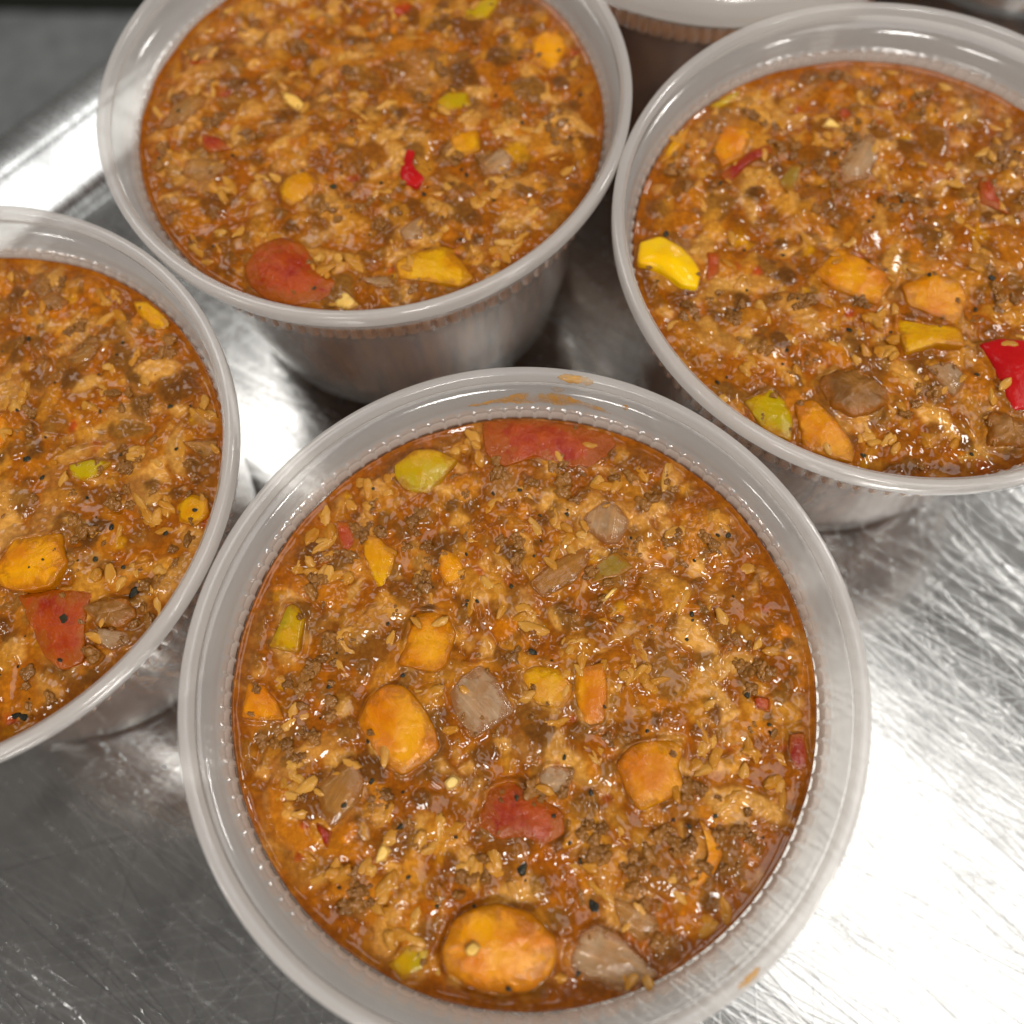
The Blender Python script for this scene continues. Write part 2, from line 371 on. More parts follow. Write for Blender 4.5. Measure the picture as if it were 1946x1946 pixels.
q = ang('L', 396, 1005, 0); smear('L', q - 3.8, q + 2.6, lambda t: (3.3, 4.3))

# ------------------------------------------------------------------ pieces traced from the photograph (zoom window -> pixels -> level of the stew)
Z = {'W': (0, 0, 1932 / 1946), 'FA': (330, 690, 1932 / 670), 'FB': (980, 690, 1932 / 670), 'FC': (330, 1276, 1932 / 670), 'FD': (980, 1276, 1932 / 670),
     'BL': (0, 0, 2.76), 'BM': (600, 0, 2.76), 'RA': (1246, 0, 2.76), 'RB': (1346, 600, 3.22), 'LA': (0, 380, 3.22), 'LB': (0, 900, 3.22)}
def pxs(zk, pts):
    ox, oy, s = Z[zk]
    return [(ox + x / s, oy + y / s) for x, y in pts]
FN = {'F': 'the sauce-smeared tub', 'B': 'the tub with the big tomato chunk', 'R': 'the tub with the red pepper strip', 'L': 'the tub with the stained rim'}
# tub, kind, colour, label start, zoom, outline, height above stew mm, (tilt toward image right, tilt toward image top) mm over the half size, dome mm
P = [
 ('F', 'tomato_piece', 'tomato', 'wide flat red tomato piece against the wall under the smear', 'W', [(908, 792), (960, 786), (1020, 785), (1090, 790), (1165, 806), (1165, 845), (1120, 880), (1070, 880), (1010, 862), (950, 882), (918, 860)], .5, (0, 0), .5),
 ('F', 'pepper_piece', 'green', 'folded yellow-green pepper piece beside the wide tomato piece', 'FA', [(1200, 560), (1330, 480), (1450, 485), (1560, 540), (1480, 640), (1400, 720), (1270, 710), (1205, 640)], 1.3, (.3, .5), 1.3),
 ('F', 'pepper_piece', 'yellow', 'narrow upright yellow pepper edge next to the thin red strip', 'FA', [(1045, 940), (1130, 960), (1220, 1060), (1190, 1160), (1130, 1260), (1080, 1160), (1040, 1050)], .8, (.9, .2), .4),
 ('F', 'tomato_piece', 'tomato', 'thin red tomato strip beside the upright yellow pepper edge', 'FA', [(895, 870), (980, 875), (995, 1000), (940, 1060), (905, 960)], .5, (0, 0), .4),
 ('F', 'pepper_piece', 'green', 'shiny green-yellow pepper wedge by the wall beside browned meat crumbs', 'FA', [(620, 1300), (680, 1310), (722, 1400), (695, 1590), (600, 1580), (520, 1555), (570, 1440)], 1.4, (.2, -1.0), .8),
 ('F', 'pepper_piece', 'orange', 'orange-yellow pepper square above the striped onion', 'FA', [(1310, 1350), (1420, 1350), (1500, 1375), (1550, 1480), (1500, 1660), (1440, 1700), (1330, 1680), (1228, 1655), (1275, 1500)], 1.6, (.2, -.9), .6),
 ('F', 'pepper_piece', 'orange', 'small half-sunken orange pepper piece beside a meat crumble', 'FA', [(1470, 1020), (1560, 1050), (1610, 1150), (1580, 1210), (1490, 1220), (1440, 1120)], .5, (0, 0), .4),
 ('F', 'pepper_piece', 'orange', 'long orange pepper piece with a browned lower corner', 'FC', [(1000, 290), (1060, 150), (1160, 65), (1270, 80), (1360, 180), (1430, 300), (1462, 420), (1380, 500), (1250, 575), (1120, 470), (1060, 370)], 2.0, (.3, -.5), .9),
 ('F', 'onion_piece', 'onion', 'pale striped onion square between the orange pepper pieces', 'FC', [(1510, 110), (1560, 40), (1680, -40), (1760, 30), (1875, 210), (1820, 260), (1640, 370), (1540, 240)], 1.0, (.2, .2), .5),
 ('F', 'pepper_piece', 'orange', 'orange pepper tip pressed to the wall', 'FC', [(405, 60), (480, 60), (560, 150), (612, 265), (480, 270), (365, 250)], .8, (0, -.4), .3),
 ('F', 'onion_piece', 'dulonion', 'amber translucent onion piece with a black fleck on it', 'FC', [(980, 460), (1050, 600), (1020, 720), (860, 875), (800, 770), (760, 625)], .8, (.2, .2), .4),
 ('F', 'tomato_piece', 'tomato', 'small red tomato bit below the amber onion', 'FC', [(775, 820), (870, 880), (845, 975), (790, 900)], .4, (0, 0), .3),
 ('F', 'pepper_seed', 'seed', 'square pale yellow seed between onion and long orange pepper', 'FC', [(1480, 610), (1530, 558), (1580, 590), (1550, 640), (1500, 655)], 1.1, (0, 0), .4),
 ('F', 'pepper_seed', 'seed', 'pointed cream seed flake below the square pale seed', 'FC', [(1090, 1060), (1120, 980), (1150, 928), (1197, 980), (1160, 1040)], 1.1, (0, 0), .4),
 ('F', 'tomato_piece', 'tomato', 'dark red tomato chunk with a rice grain across it', 'W', [(902, 1560), (918, 1485), (965, 1468), (1010, 1500), (1060, 1528), (1068, 1570), (1030, 1595), (985, 1578), (940, 1585)], .9, (0, -.2), .7),
 ('F', 'pepper_piece', 'orange', 'orange pepper block near the red tomato slivers on the wall', 'FD', [(545, 510), (620, 410), (740, 370), (860, 375), (930, 410), (895, 520), (930, 650), (800, 720), (685, 770), (615, 680)], 1.8, (-.3, -.3), .6),
 ('F', 'pepper_piece', 'yellow', 'broad sauce-covered yellow pepper beside the striped onion', 'W', [(980, 1275), (1010, 1255), (1060, 1262), (1085, 1300), (1060, 1340), (1010, 1335)], .8, (0, 0), .4),
 ('F', 'pepper_piece', 'orange', 'upright orange pepper strip beside the broad yellow pepper', 'W', [(1082, 1262), (1138, 1250), (1147, 1300), (1140, 1362), (1108, 1375), (1088, 1330)], 1.0, (.4, 0), .4),
 ('F', 'onion_piece', 'onion', 'small grey onion square above the rice-topped tomato', 'FD', [(110, 610), (160, 505), (325, 540), (290, 640), (210, 700)], .7, (0, 0), .3),
 ('F', 'onion_piece', 'onion', 'shiny mauve-grey onion dice near the white speck', 'FB', [(350, 840), (480, 738), (560, 770), (640, 850), (570, 985), (500, 1000), (380, 910)], 1.3, (-.3, -.4), .5),
 ('F', 'onion_piece', 'dulonion', 'reddish onion slice with a red rim beside the olive pepper', 'FB', [(70, 1210), (200, 1090), (390, 1000), (418, 1070), (340, 1190), (150, 1290)], .6, (0, .2), .5),
 ('F', 'pepper_piece', 'olive', 'dull olive pepper scrap under a meat crumble', 'FB', [(430, 1100), (540, 1030), (650, 1120), (560, 1170), (400, 1210)], .6, (0, 0), .4),
 ('F', 'pepper_piece', 'orange', 'largest orange pepper piece, rounded, with a pale seed stuck on it', 'W', [(832, 1795), (855, 1735), (890, 1712), (940, 1703), (1000, 1720), (1052, 1770), (1046, 1830), (1005, 1870), (940, 1878), (880, 1862), (840, 1835)], 2.6, (0, .2), 1.3),
 ('F', 'onion_piece', 'onion', 'largest pale onion square with ridges beside the largest orange pepper', 'FD', [(350, 1440), (450, 1378), (560, 1440), (680, 1560), (785, 1660), (720, 1705), (560, 1765), (400, 1700), (275, 1610)], 1.3, (.2, .3), .5),
 ('F', 'onion_piece', 'dulonion', 'grey-brown onion wedge above the largest pale onion square', 'FD', [(530, 1240), (640, 1270), (760, 1330), (795, 1410), (690, 1505), (570, 1390)], .8, (0, 0), .4),
 ('F', 'pepper_piece', 'green', 'yellow-green pepper scrap by the wall beside the largest orange pepper', 'FC', [(1170, 1610), (1290, 1480), (1400, 1530), (1365, 1630), (1245, 1715)], .6, (0, 0), .3),
 ('F', 'pepper_piece', 'orange', 'thin curved orange pepper skin strip', 'FD', [(1000, 800), (1090, 890), (1138, 1000), (1085, 1110), (960, 1215), (1030, 1080), (1075, 980)], .6, (0, 0), .3),
 ('F', 'tomato_piece', 'tomato', 'upright dark red tomato sliver on the wall', 'FD', [(1500, 345), (1580, 335), (1610, 520), (1565, 570), (1490, 470)], .6, (.3, 0), .3),
 ('F', 'tomato_piece', 'tomato', 'short red tomato scrap touching a black fleck', 'FD', [(1285, 130), (1400, 140), (1395, 225), (1310, 205)], .6, (0, 0), .3),
 ('F', 'pepper_seed', 'seed', 'tiny white seed splinter on a meat crumble', 'FB', [(468, 1300), (540, 1225), (560, 1235), (490, 1310)], 1.3, (0, 0), .3),
 ('F', 'pepper_seed', 'seed', 'pale seed stuck on the largest orange pepper', 'FC', [(1590, 1510), (1640, 1465), (1695, 1500), (1660, 1560), (1605, 1555)], 4.0, (0, 0), .3),
 # --- tub with the big tomato chunk
 ('B', 'tomato_piece', 'tomato', 'biggest dark red tomato chunk, soft, touching the rim', 'BL', [(1285, 1400), (1370, 1290), (1470, 1245), (1590, 1275), (1660, 1390), (1775, 1480), (1720, 1560), (1560, 1605), (1400, 1575), (1305, 1500)], 1.6, (0, .2), 1.2),
 ('B', 'pepper_piece', 'yellow', 'bright yellow pepper square against the rim', 'BM', [(415, 1370), (520, 1320), (680, 1283), (745, 1350), (835, 1470), (760, 1512), (620, 1485), (430, 1462)], 1.5, (0, -.5), .5),
 ('B', 'pepper_piece', 'seed', 'pale orange triangular bit wedged against the rim', 'BM', [(80, 1605), (150, 1505), (228, 1600), (180, 1628)], 1.2, (0, -.6), .3),
 ('B', 'pepper_piece', 'yellow', 'rounded golden pepper bit beside a dark herb leaf', 'BL', [(1465, 990), (1505, 920), (1600, 895), (1672, 950), (1645, 1000), (1540, 1082), (1480, 1050)], 1.2, (0, 0), .7),
 ('B', 'pepper_seed', 'seed', 'flat yellow seed flake lying in clear sauce', 'BL', [(1470, 482), (1560, 508), (1622, 575), (1560, 582), (1500, 542)], 1.0, (0, 0), .3),
 ('B', 'tomato_piece', 'tomato', 'small crimson tomato lump beside a black fleck', 'BL', [(1055, 700), (1150, 715), (1225, 780), (1100, 805), (1060, 770)], .7, (0, 0), .5),
 ('B', 'pepper_piece', 'redpepper', 'tiny hooked bright red pepper scrap', 'BM', [(440, 905), (478, 778), (522, 795), (505, 870), (575, 940), (530, 992), (455, 965)], 1.3, (0, 0), .5),
 ('B', 'pepper_piece', 'green', 'lime yellow pepper dice beside a brown crumble', 'BM', [(635, 530), (700, 478), (800, 478), (825, 550), (720, 585), (635, 595)], .9, (0, 0), .4),
 ('B', 'pepper_piece', 'yellow', 'half-sunken yellow-orange pepper dice above the clear onion', 'BM', [(715, 700), (850, 675), (865, 790), (780, 825), (695, 800)], .7, (0, 0), .3),
 ('B', 'pepper_piece', 'orange', 'deep orange pepper square under sauce far from the tomato chunk', 'BM', [(1125, 210), (1220, 160), (1312, 158), (1312, 290), (1240, 372), (1150, 330)], .7, (0, 0), .3),
 ('B', 'pepper_piece', 'green', 'long yellow pepper strip opposite the tomato chunk', 'BM', [(770, 60), (900, -20), (985, -15), (900, 105), (800, 105)], .7, (0, 0), .3),
 ('B', 'onion_piece', 'onion', 'clear glassy onion curl below the yellow-orange dice', 'BM', [(855, 870), (970, 768), (1042, 820), (1012, 905), (880, 925)], .9, (0, 0), .6),
 ('B', 'onion_piece', 'dulonion', 'tan onion strip below the crimson tomato lump', 'BL', [(975, 830), (1150, 828), (1205, 880), (1050, 965), (955, 920)], .5, (0, 0), .3),
 ('B', 'onion_piece', 'dulonion', 'long ridged brown onion slice beside the wall', 'BL', [(930, 530), (1050, 468), (1105, 520), (960, 645), (825, 690)], .6, (0, 0), .4),
 ('B', 'onion_piece', 'dulonion', 'narrow tan onion strip under sauce', 'BL', [(955, 260), (1130, 228), (1155, 290), (1000, 325)], .5, (0, 0), .3),
 ('B', 'onion_piece', 'onion', 'grey onion sliver between tomato chunk and yellow square', 'BM', [(225, 1462), (380, 1448), (425, 1500), (330, 1515)], .8, (0, 0), .4),
 ('B', 'onion_piece', 'onion', 'shiny clear onion scrap above the yellow square', 'BM', [(425, 1200), (560, 1128), (565, 1250), (460, 1265)], .7, (0, 0), .4),
 # --- tub with the red pepper strip
 ('R', 'pepper_piece', 'brightyellow', 'glossy bright yellow pepper wedge leaning on the wall', 'W', [(1186, 488), (1208, 455), (1248, 443), (1290, 465), (1322, 510), (1316, 547), (1290, 546), (1240, 512), (1195, 502)], 2.6, (-.3, -1.4), 1.6),
 ('R', 'pepper_piece', 'orange', 'clean orange pepper square with four sharp corners', 'RA', [(825, 1440), (955, 1288), (1080, 1340), (1265, 1450), (1160, 1605), (1080, 1570), (950, 1525)], 1.4, (0, -.2), .4),
 ('R', 'pepper_piece', 'orange', 'orange pepper piece with sauce film beside the sharp square', 'RA', [(1285, 1500), (1450, 1428), (1600, 1480), (1642, 1560), (1585, 1705), (1420, 1640), (1320, 1595)], 1.0, (0, .2), .5),
 ('R', 'pepper_piece', 'yellow', 'golden pepper piece with skin edge turned up, below the filmed orange one', 'RA', [(1258, 1640), (1420, 1690), (1600, 1720), (1605, 1840), (1460, 1822), (1310, 1862), (1280, 1780)], 2.0, (0, -1.2), .7),
 ('R', 'pepper_piece', 'redpepper', 'smooth bright red pepper strip', 'RB', [(1655, 165), (1790, 143), (1932, 160), (2120, 230), (2180, 420), (2080, 560), (1932, 575), (1862, 580), (1800, 430), (1735, 280)], 2.4, (.5, .2), 1.2),
 ('R', 'pepper_piece', 'green', 'yellow-green pepper square against the rim beside a golden one', 'RB', [(215, 520), (400, 428), (492, 540), (520, 640), (505, 772), (400, 735), (325, 690)], 1.0, (0, 0), .4),
 ('R', 'pepper_piece', 'orange', 'golden orange curved pepper slice against the rim', 'RB', [(522, 530), (640, 518), (740, 600), (830, 710), (885, 800), (885, 905), (740, 870), (580, 800), (560, 690)], 1.6, (.2, -.5), .8),
 ('R', 'meat_chunk', 'meat', 'large dark brown meat chunk above the golden orange slice', 'RB', [(675, 400), (760, 328), (880, 330), (985, 365), (1095, 470), (1080, 562), (990, 600), (900, 622), (770, 565)], 2.6, (0, 0), 1.8),
 ('R', 'meat_chunk', 'meat', 'brown meat chunk below the red pepper strip', 'RB', [(1695, 620), (1800, 598), (1932, 640), (2010, 720), (1940, 810), (1830, 800), (1715, 790)], 2.0, (0, 0), 1.3),
 ('R', 'onion_piece', 'onion', 'ridged grey onion square beside the red pepper strip', 'RB', [(1335, 310), (1500, 268), (1585, 360), (1560, 440), (1500, 505), (1400, 405)], .8, (0, 0), .4),
 ('R', 'onion_piece', 'onion', 'pale peach onion square away from the peppers', 'RA', [(955, 880), (1020, 760), (1130, 698), (1175, 800), (1120, 935), (980, 965)], 1.0, (0, -.3), .5),
 ('R', 'pepper_piece', 'orange', 'small vivid orange pepper piece touching a red tomato strip', 'RA', [(298, 800), (345, 665), (430, 640), (512, 680), (455, 830), (350, 882)], 1.3, (-.3, -.5), .6),
 ('R', 'tomato_piece', 'tomato', 'long soft red tomato strip beside the vivid orange piece', 'RA', [(335, 920), (480, 800), (600, 757), (615, 800), (500, 855), (385, 965)], .8, (0, 0), .5),
 ('R', 'tomato_piece', 'tomato', 'small pink tomato dot beside a pale seed flake', 'RA', [(938, 600), (990, 548), (1045, 600), (980, 645)], .7, (0, 0), .4),
 ('R', 'tomato_piece', 'tomato', 'dull red tomato shred sunk in brown meat', 'RA', [(1690, 950), (1750, 925), (1800, 1050), (1855, 1125), (1700, 1065)], .7, (0, 0), .4),
 ('R', 'tomato_piece', 'tomato', 'red tomato fleck beside the glossy yellow wedge', 'RA', [(268, 1320), (332, 1325), (335, 1430), (268, 1485)], .6, (0, 0), .3),
 ('R', 'pepper_piece', 'yellow', 'long yellow pepper edge following the wall', 'RA', [(20, 850), (90, 705), (185, 648), (155, 745), (70, 840)], .8, (0, 0), .3),
 ('R', 'pepper_piece', 'green', 'thin yellow pepper sliver parallel to the wall', 'RA', [(268, 545), (460, 458), (415, 530), (310, 585)], .7, (0, 0), .3),
 ('R', 'pepper_seed', 'seed', 'pale orange seed flake beside the pink tomato dot', 'RA', [(868, 670), (910, 618), (985, 670)], .9, (0, 0), .3),
 ('R', 'pepper_piece', 'olive', 'dull olive pepper shred beside the peach onion', 'RA', [(640, 950), (715, 858), (765, 870), (735, 1000), (690, 1015)], .6, (0, 0), .3),
 # --- tub with the stained rim
 ('L', 'pepper_piece', 'orange', 'orange pepper chunk turning red along its lower edge', 'LB', [(-30, 540), (60, 398), (220, 370), (380, 358), (402, 480), (432, 550), (330, 700), (180, 732), (60, 712), (-20, 670)], 2.2, (.2, -.6), .8),
 ('L', 'tomato_piece', 'tomato', 'long dark red tomato piece with a big black fleck', 'LB', [(100, 745), (350, 705), (600, 715), (545, 780), (520, 950), (520, 1150), (400, 1212), (280, 1130), (200, 960)], 1.0, (0, .2), .8),
 ('L', 'onion_piece', 'onion', 'pale folded onion scrap beside the long tomato piece', 'LB', [(508, 985), (600, 938), (780, 968), (795, 1040), (680, 1085), (580, 1025)], 1.4, (0, -.4), .6),
 ('L', 'meat_chunk', 'meat', 'brown meat chunk above the pale folded onion', 'LB', [(528, 830), (640, 758), (800, 780), (835, 870), (740, 945), (600, 942)], 1.6, (0, 0), 1.0),
 ('L', 'meat_chunk', 'meat', 'round brown meat lump below the pale folded onion', 'LB', [(498, 1090), (560, 1048), (645, 1110), (620, 1160), (570, 1195)], 1.2, (0, 0), .8),
 ('L', 'pepper_piece', 'yellow', 'yellow pepper piece with a black fleck beside the rim stain', 'LB', [(1075, 200), (1150, 118), (1275, 150), (1282, 240), (1200, 325), (1090, 292)], 1.0, (0, 0), .5),
 ('L', 'pepper_piece', 'yellow', 'golden yellow pepper strip lying along the wall', 'LA', [(815, 620), (930, 598), (1045, 700), (1020, 785), (930, 792), (845, 700)], .8, (0, 0), .4),
 ('L', 'pepper_piece', 'green', 'green-yellow pepper scrap with a shiny fold', 'LA', [(425, 1625), (560, 1588), (685, 1600), (600, 1685), (520, 1725), (440, 1695)], 1.0, (0, -.3), .5),
 ('L', 'pepper_piece', 'orange', 'small orange pepper piece away from the larger orange chunk', 'LA', [(-90, 1330), (0, 1305), (50, 1340), (62, 1440), (20, 1525), (-80, 1510)], 1.2, (0, 0), .5),
 ('L', 'onion_piece', 'dulonion', 'straw yellow onion strip in meat and rice', 'LA', [(378, 960), (530, 868), (632, 880), (560, 985), (440, 1035)], .8, (0, 0), .4),
 ('L', 'onion_piece', 'dulonion', 'tan onion scrap beside the wall above the yellow pepper', 'LA', [(1120, 1485), (1330, 1468), (1325, 1560), (1250, 1595)], .7, (0, 0), .4),
 ('L', 'meat_chunk', 'meat', 'flat reddish brown meat flake away from the tomato', 'LA', [(248, 600), (350, 568), (425, 620), (370, 685), (260, 662)], .9, (0, 0), .5),
]
def resample(pts, n):
    pts = np.array(pts, float); d = np.roll(pts, -1, 0) - pts; L = np.hypot(d[:, 0], d[:, 1]); cum = np.concatenate([[0], np.cumsum(L)])
    t = np.linspace(0, cum[-1], n, endpoint=False); out = []
    for q in t:
        i = min(np.searchsorted(cum, q, side='right') - 1, len(pts) - 1)
        out.append(pts[i] + d[i] * ((q - cum[i]) / max(L[i], 1e-9)))
    return np.array(out)
def smooth_loop(a, k, it):
    for _ in range(it): a = a * (1 - k) + (np.roll(a, 1, 0) + np.roll(a, -1, 0)) * (k / 2)
    return a
def piece_mesh(name, loc_pts, top, tilt, dome, lumpy=0.0, seed=0, soft=1):
    """solid chunk from an outline (mm, local), top = height of its upper face over the stew"""
    n = 60
    o = smooth_loop(resample(loc_pts, n), 0.5, soft)
    half = max(np.abs(o).max(), 1)
    rings = [(0.80, -6.0), (0.96, -3.5), (1.0, -1.0), (1.0, top * .55 - .1), (1 - .10 / half, top * .85), (1 - .28 / half, top * .97)]
    for q in (.90, .78, .64, .50, .35, .18): rings.append((min(q, 1 - .6 / half) if q > .8 else q, top + dome * (1 - q * q)))
    vs, fs = [], []
    rs_ = random.Random(seed); t2 = (tilt[0] + rs_.uniform(-.6, .6), tilt[1] + rs_.uniform(-.6, .6)); curl = rs_.uniform(-.2, .7) * min(1.0, half / 5)
    def tl(x, y, z): return z + ((t2[0] * x + t2[1] * y) / half - curl * ((y / half) ** 2 * 2.0 - .3)) * (1 if z > -0.5 else 0)
    for s, z in rings:
        os_ = o * s if s > .85 else smooth_loop(o, .5, int((1 - s) * 90)) * s
        for x, y in os_:
            nz = mnoise.noise(Vector((x * .35 + seed * 9.1, y * .35, seed))) * .28 + mnoise.noise(Vector((x * 1.1, y * 1.1 + seed * 3, seed))) * .10
            nx = mnoise.noise(Vector((x * .6, y * .6, z + seed * 5)))
            L = lumpy * mnoise.noise(Vector((x * .55 + seed, y * .55, z * .5)))  + lumpy * .5 * mnoise.noise(Vector((x * 1.3 + seed, y * 1.3, z)))
            k = 1 + nx * .025 + L * .10
            vs.append((x * k, y * k, tl(x, y, z) + (nz + L * .9) * (1 if z > -.5 else 0)))
    nr = len(rings)
    for r in range(nr - 1):
        for i in range(n):
            i2 = (i + 1) % n
            fs.append((r * n + i, r * n + i2, (r + 1) * n + i2, (r + 1) * n + i))
    vs.append((0, 0, top + dome)); c = len(vs) - 1
    for i in range(n): fs.append(((nr - 1) * n + i, (nr - 1) * n + (i + 1) % n, c))
    vs.append((0, 0, -6.3)); c = len(vs) - 1
    for i in range(n): fs.append(((i + 1) % n, i, c))
    me = mesh_np(name, np.array(vs) * MM, fs)
    ev = np.zeros(len(vs), np.float32); es = [1, 1, 1, 1, 1, .95, .72, .42, .18, .05, 0, 0]
    for r in range(nr): ev[r * n:(r + 1) * n] = es[r]
    ev[-1] = 1
    me.attributes.new('edge', 'FLOAT', 'POINT').data.foreach_set('value', ev)
    return me
GROUP = {'pepper_piece': 'pepper pieces in the stew', 'tomato_piece': 'tomato pieces in the stew', 'onion_piece': 'onion pieces in the stew', 'meat_chunk': 'meat chunks in the stew', 'pepper_seed': 'pale seeds in the stew'}
CAT = {'pepper_piece': 'pepper', 'tomato_piece': 'tomato', 'onion_piece': 'onion', 'meat_chunk': 'meat', 'pepper_seed': 'seed'}
footprints = {k: [] for k in TUBS}
R_FOOD = 53.0
for idx, (tub, kind, colr, label, zk, pts, top, tilt, dome) in enumerate(P):
    if top < 3: top *= .72
    z = FOODZ[tub]
    w_ = np.array([at(x, y, z + top * .7) for x, y in pxs(zk, pts)])
    c0 = np.array(TUBS[tub])
    d = w_ - c0; rr = np.hypot(d[:, 0], d[:, 1]); lim = R_FOOD - .5
    w_ = c0 + d * np.minimum(1, lim / np.maximum(rr, 1e-6))[:, None]
    c = w_.mean(0)
    l = w_ - c
    u, s, vt = np.linalg.svd(l - l.mean(0)); a = math.atan2(vt[0, 1], vt[0, 0])
    R2 = np.array([[math.cos(a), math.sin(a)], [-math.sin(a), math.cos(a)]])
    tl = R2 @ np.array(tilt)
    me = piece_mesh(kind, l @ R2.T, top, tl, dome, 1.0 if kind == 'meat_chunk' else 0.0, idx + 1)
    o = link(kind, me, M[colr], None, (c[0] * MM, c[1] * MM, (z + HR) * MM)); o.rotation_euler = (0, 0, a)
    tag(o, label + ' in ' + FN[tub] if len((label + ' in ' + FN[tub]).split()) <= 16 else label, CAT[kind], GROUP[kind])
    if not (kind == 'pepper_seed' and top > 3): footprints[tub].append((resample(w_, 40) - c0, top))

CLUMPS = {'F': [('FA', [(1590, 310), (1660, 300), (1700, 420), (1690, 520), (1560, 500), (1450, 480), (1540, 420)], 1.4), ('FA', [(960, 640), (1060, 605), (1160, 690), (1100, 790), (1000, 770)], .9),
  ('FA', [(690, 990), (800, 800), (880, 870), (890, 960), (760, 1030)], 1.0), ('FA', [(650, 1130), (760, 1080), (830, 1035), (970, 1130), (960, 1200), (780, 1190)], .8), ('FB', [(150, 990), (300, 880), (380, 940), (300, 1030), (190, 1055)], 1.1),
  ('FB', [(590, 1700), (700, 1645), (805, 1690), (770, 1780), (640, 1855)], .8), ('FC', [(850, 1050), (960, 1000), (1080, 1060), (1030, 1180), (900, 1235), (840, 1140)], 1.3), ('FC', [(1085, 1280), (1130, 1130), (1200, 1110), (1225, 1300), (1165, 1380)], 1.1),
  ('FC', [(1100, 1400), (1260, 1365), (1385, 1440), (1250, 1515), (1180, 1510)], 1.3), ('FC', [(1560, 1080), (1680, 955), (1845, 1020), (1800, 1130), (1640, 1160)], .9), ('FC', [(490, 560), (640, 495), (805, 520), (760, 640), (650, 650)], 1.0),
  ('FD', [(1100, 380), (1010, 400), (925, 560), (960, 625), (1070, 555), (1110, 470)], .9), ('FD', [(1380, 600), (1470, 545), (1585, 640), (1540, 755), (1430, 680)], .9), ('FA', [(1860, 1240), (1920, 1230), (2010, 1420), (1990, 1480), (1910, 1440)], 1.0),
  ('FD', [(1010, 1360), (1130, 1310), (1240, 1330), (1180, 1420), (1050, 1450)], .8), ('FB', [(400, 680), (480, 640), (570, 650), (520, 700), (420, 710)], .8)],
 'B': [('BM', [(780, 1060), (920, 945), (955, 1000), (820, 1115)], 1.1), ('BM', [(890, 1330), (1060, 1205), (1105, 1240), (960, 1375)], .9), ('BL', [(1655, 1330), (1720, 1265), (1775, 1340), (1700, 1415)], 2.4), ('BL', [(1095, 970), (1250, 885), (1305, 940), (1150, 1065)], .8),
  ('BM', [(610, 1130), (660, 1110), (700, 1210), (640, 1230)], .9)],
 'R': [('RA', [(470, 900), (560, 850), (605, 880), (565, 970), (525, 1015), (480, 985)], 1.1), ('RA', [(1105, 1660), (1250, 1585), (1275, 1650), (1150, 1735)], 1.2), ('RB', [(1030, 250), (1095, 110), (1180, 130), (1145, 235), (1195, 300), (1110, 335)], 1.1),
  ('RA', [(225, 870), (300, 855), (295, 960), (220, 985)], .9), ('RA', [(835, 735), (930, 680), (1015, 740), (900, 785)], .9), ('RB', [(920, 700), (1080, 690), (1230, 790), (1120, 840), (950, 800)], .7)],
 'L': [('LA', [(30, 1190), (110, 1135), (215, 1190), (160, 1305), (70, 1270)], 1.2), ('LB', [(815, 140), (950, 118), (1065, 150), (1050, 240), (900, 305), (820, 240)], .9), ('LB', [(575, 620), (740, 588), (765, 680), (680, 745), (600, 685)], 1.2),
  ('LA', [(735, 1465), (880, 1445), (925, 1490), (800, 1585)], .9), ('LB', [(855, 560), (980, 570), (1005, 650), (880, 695)], 1.0), ('LA', [(560, 560), (720, 590), (740, 700), (620, 720)], .8), ('LA', [(1150, 1190), (1270, 1200), (1290, 1330), (1190, 1360)], .9)]}
def packed(tub, r):
    out = []
    for zk, pts, top in CLUMPS[tub]:
        w_ = np.array([at(x, y, FOODZ[tub] + top * .7) for x, y in pxs(zk, pts)]) - np.array(TUBS[tub])
        rr = np.hypot(w_[:, 0], w_[:, 1]); w_ = w_ * np.minimum(1, (R_FOOD - 1.5) / np.maximum(rr, 1e-6))[:, None]
        lo, hi = w_.min(0), w_.max(0); area = (hi - lo).prod() * .7; a0 = r.random() * 3.14
        for _ in range(max(3, int(area / 5.5))):
            for _t in range(20):
                q = lo + (hi - lo) * r.random(2)
                if inside(w_, np.array([q[0]]), np.array([q[1]]))[0]: break
            out.append((q[0], q[1], top, a0 + r.normal(0, .7)))
    return out

# ------------------------------------------------------------------ stew: mass (height field with crumbs), loose grains, crumbles and flecks
N = 432; PITCH_MM = 0.25; EXT = N * PITCH_MM / 2          # raster of 108 mm
gx = (np.arange(N) + .5) * PITCH_MM - EXT
GX, GY = np.meshgrid(gx, gx, indexing='xy')               # [row=y, col=x]
def band_noise(seed, wl, n=N):
    r = np.random.default_rng(seed); f = np.fft.fft2(r.standard_normal((n, n)))
    k = np.hypot(np.fft.fftfreq(n, PITCH_MM)[:, None], np.fft.fftfreq(n, PITCH_MM)[None, :])
    f *= np.exp(-((k * wl - 1) / .55) ** 2)
    o = np.real(np.fft.ifft2(f)); return o / o.std()
def blur(a, s):
    k = np.hypot(np.fft.fftfreq(N, PITCH_MM)[:, None], np.fft.fftfreq(N, PITCH_MM)[None, :])
    g = np.exp(-2 * (math.pi * k * s) ** 2)
    return np.real(np.fft.ifft2(np.fft.fft2(a) * g))
def inside(poly, x, y):
    res = np.zeros(np.shape(x), bool); n = len(poly)
    for i in range(n):
        x1, y1 = poly[i]; x2, y2 = poly[(i + 1) % n]
        cond = (y1 > y) != (y2 > y)
        if y1 != y2: res ^= cond & (x < (x2 - x1) * (y - y1) / (y2 - y1) + x1)
    return res
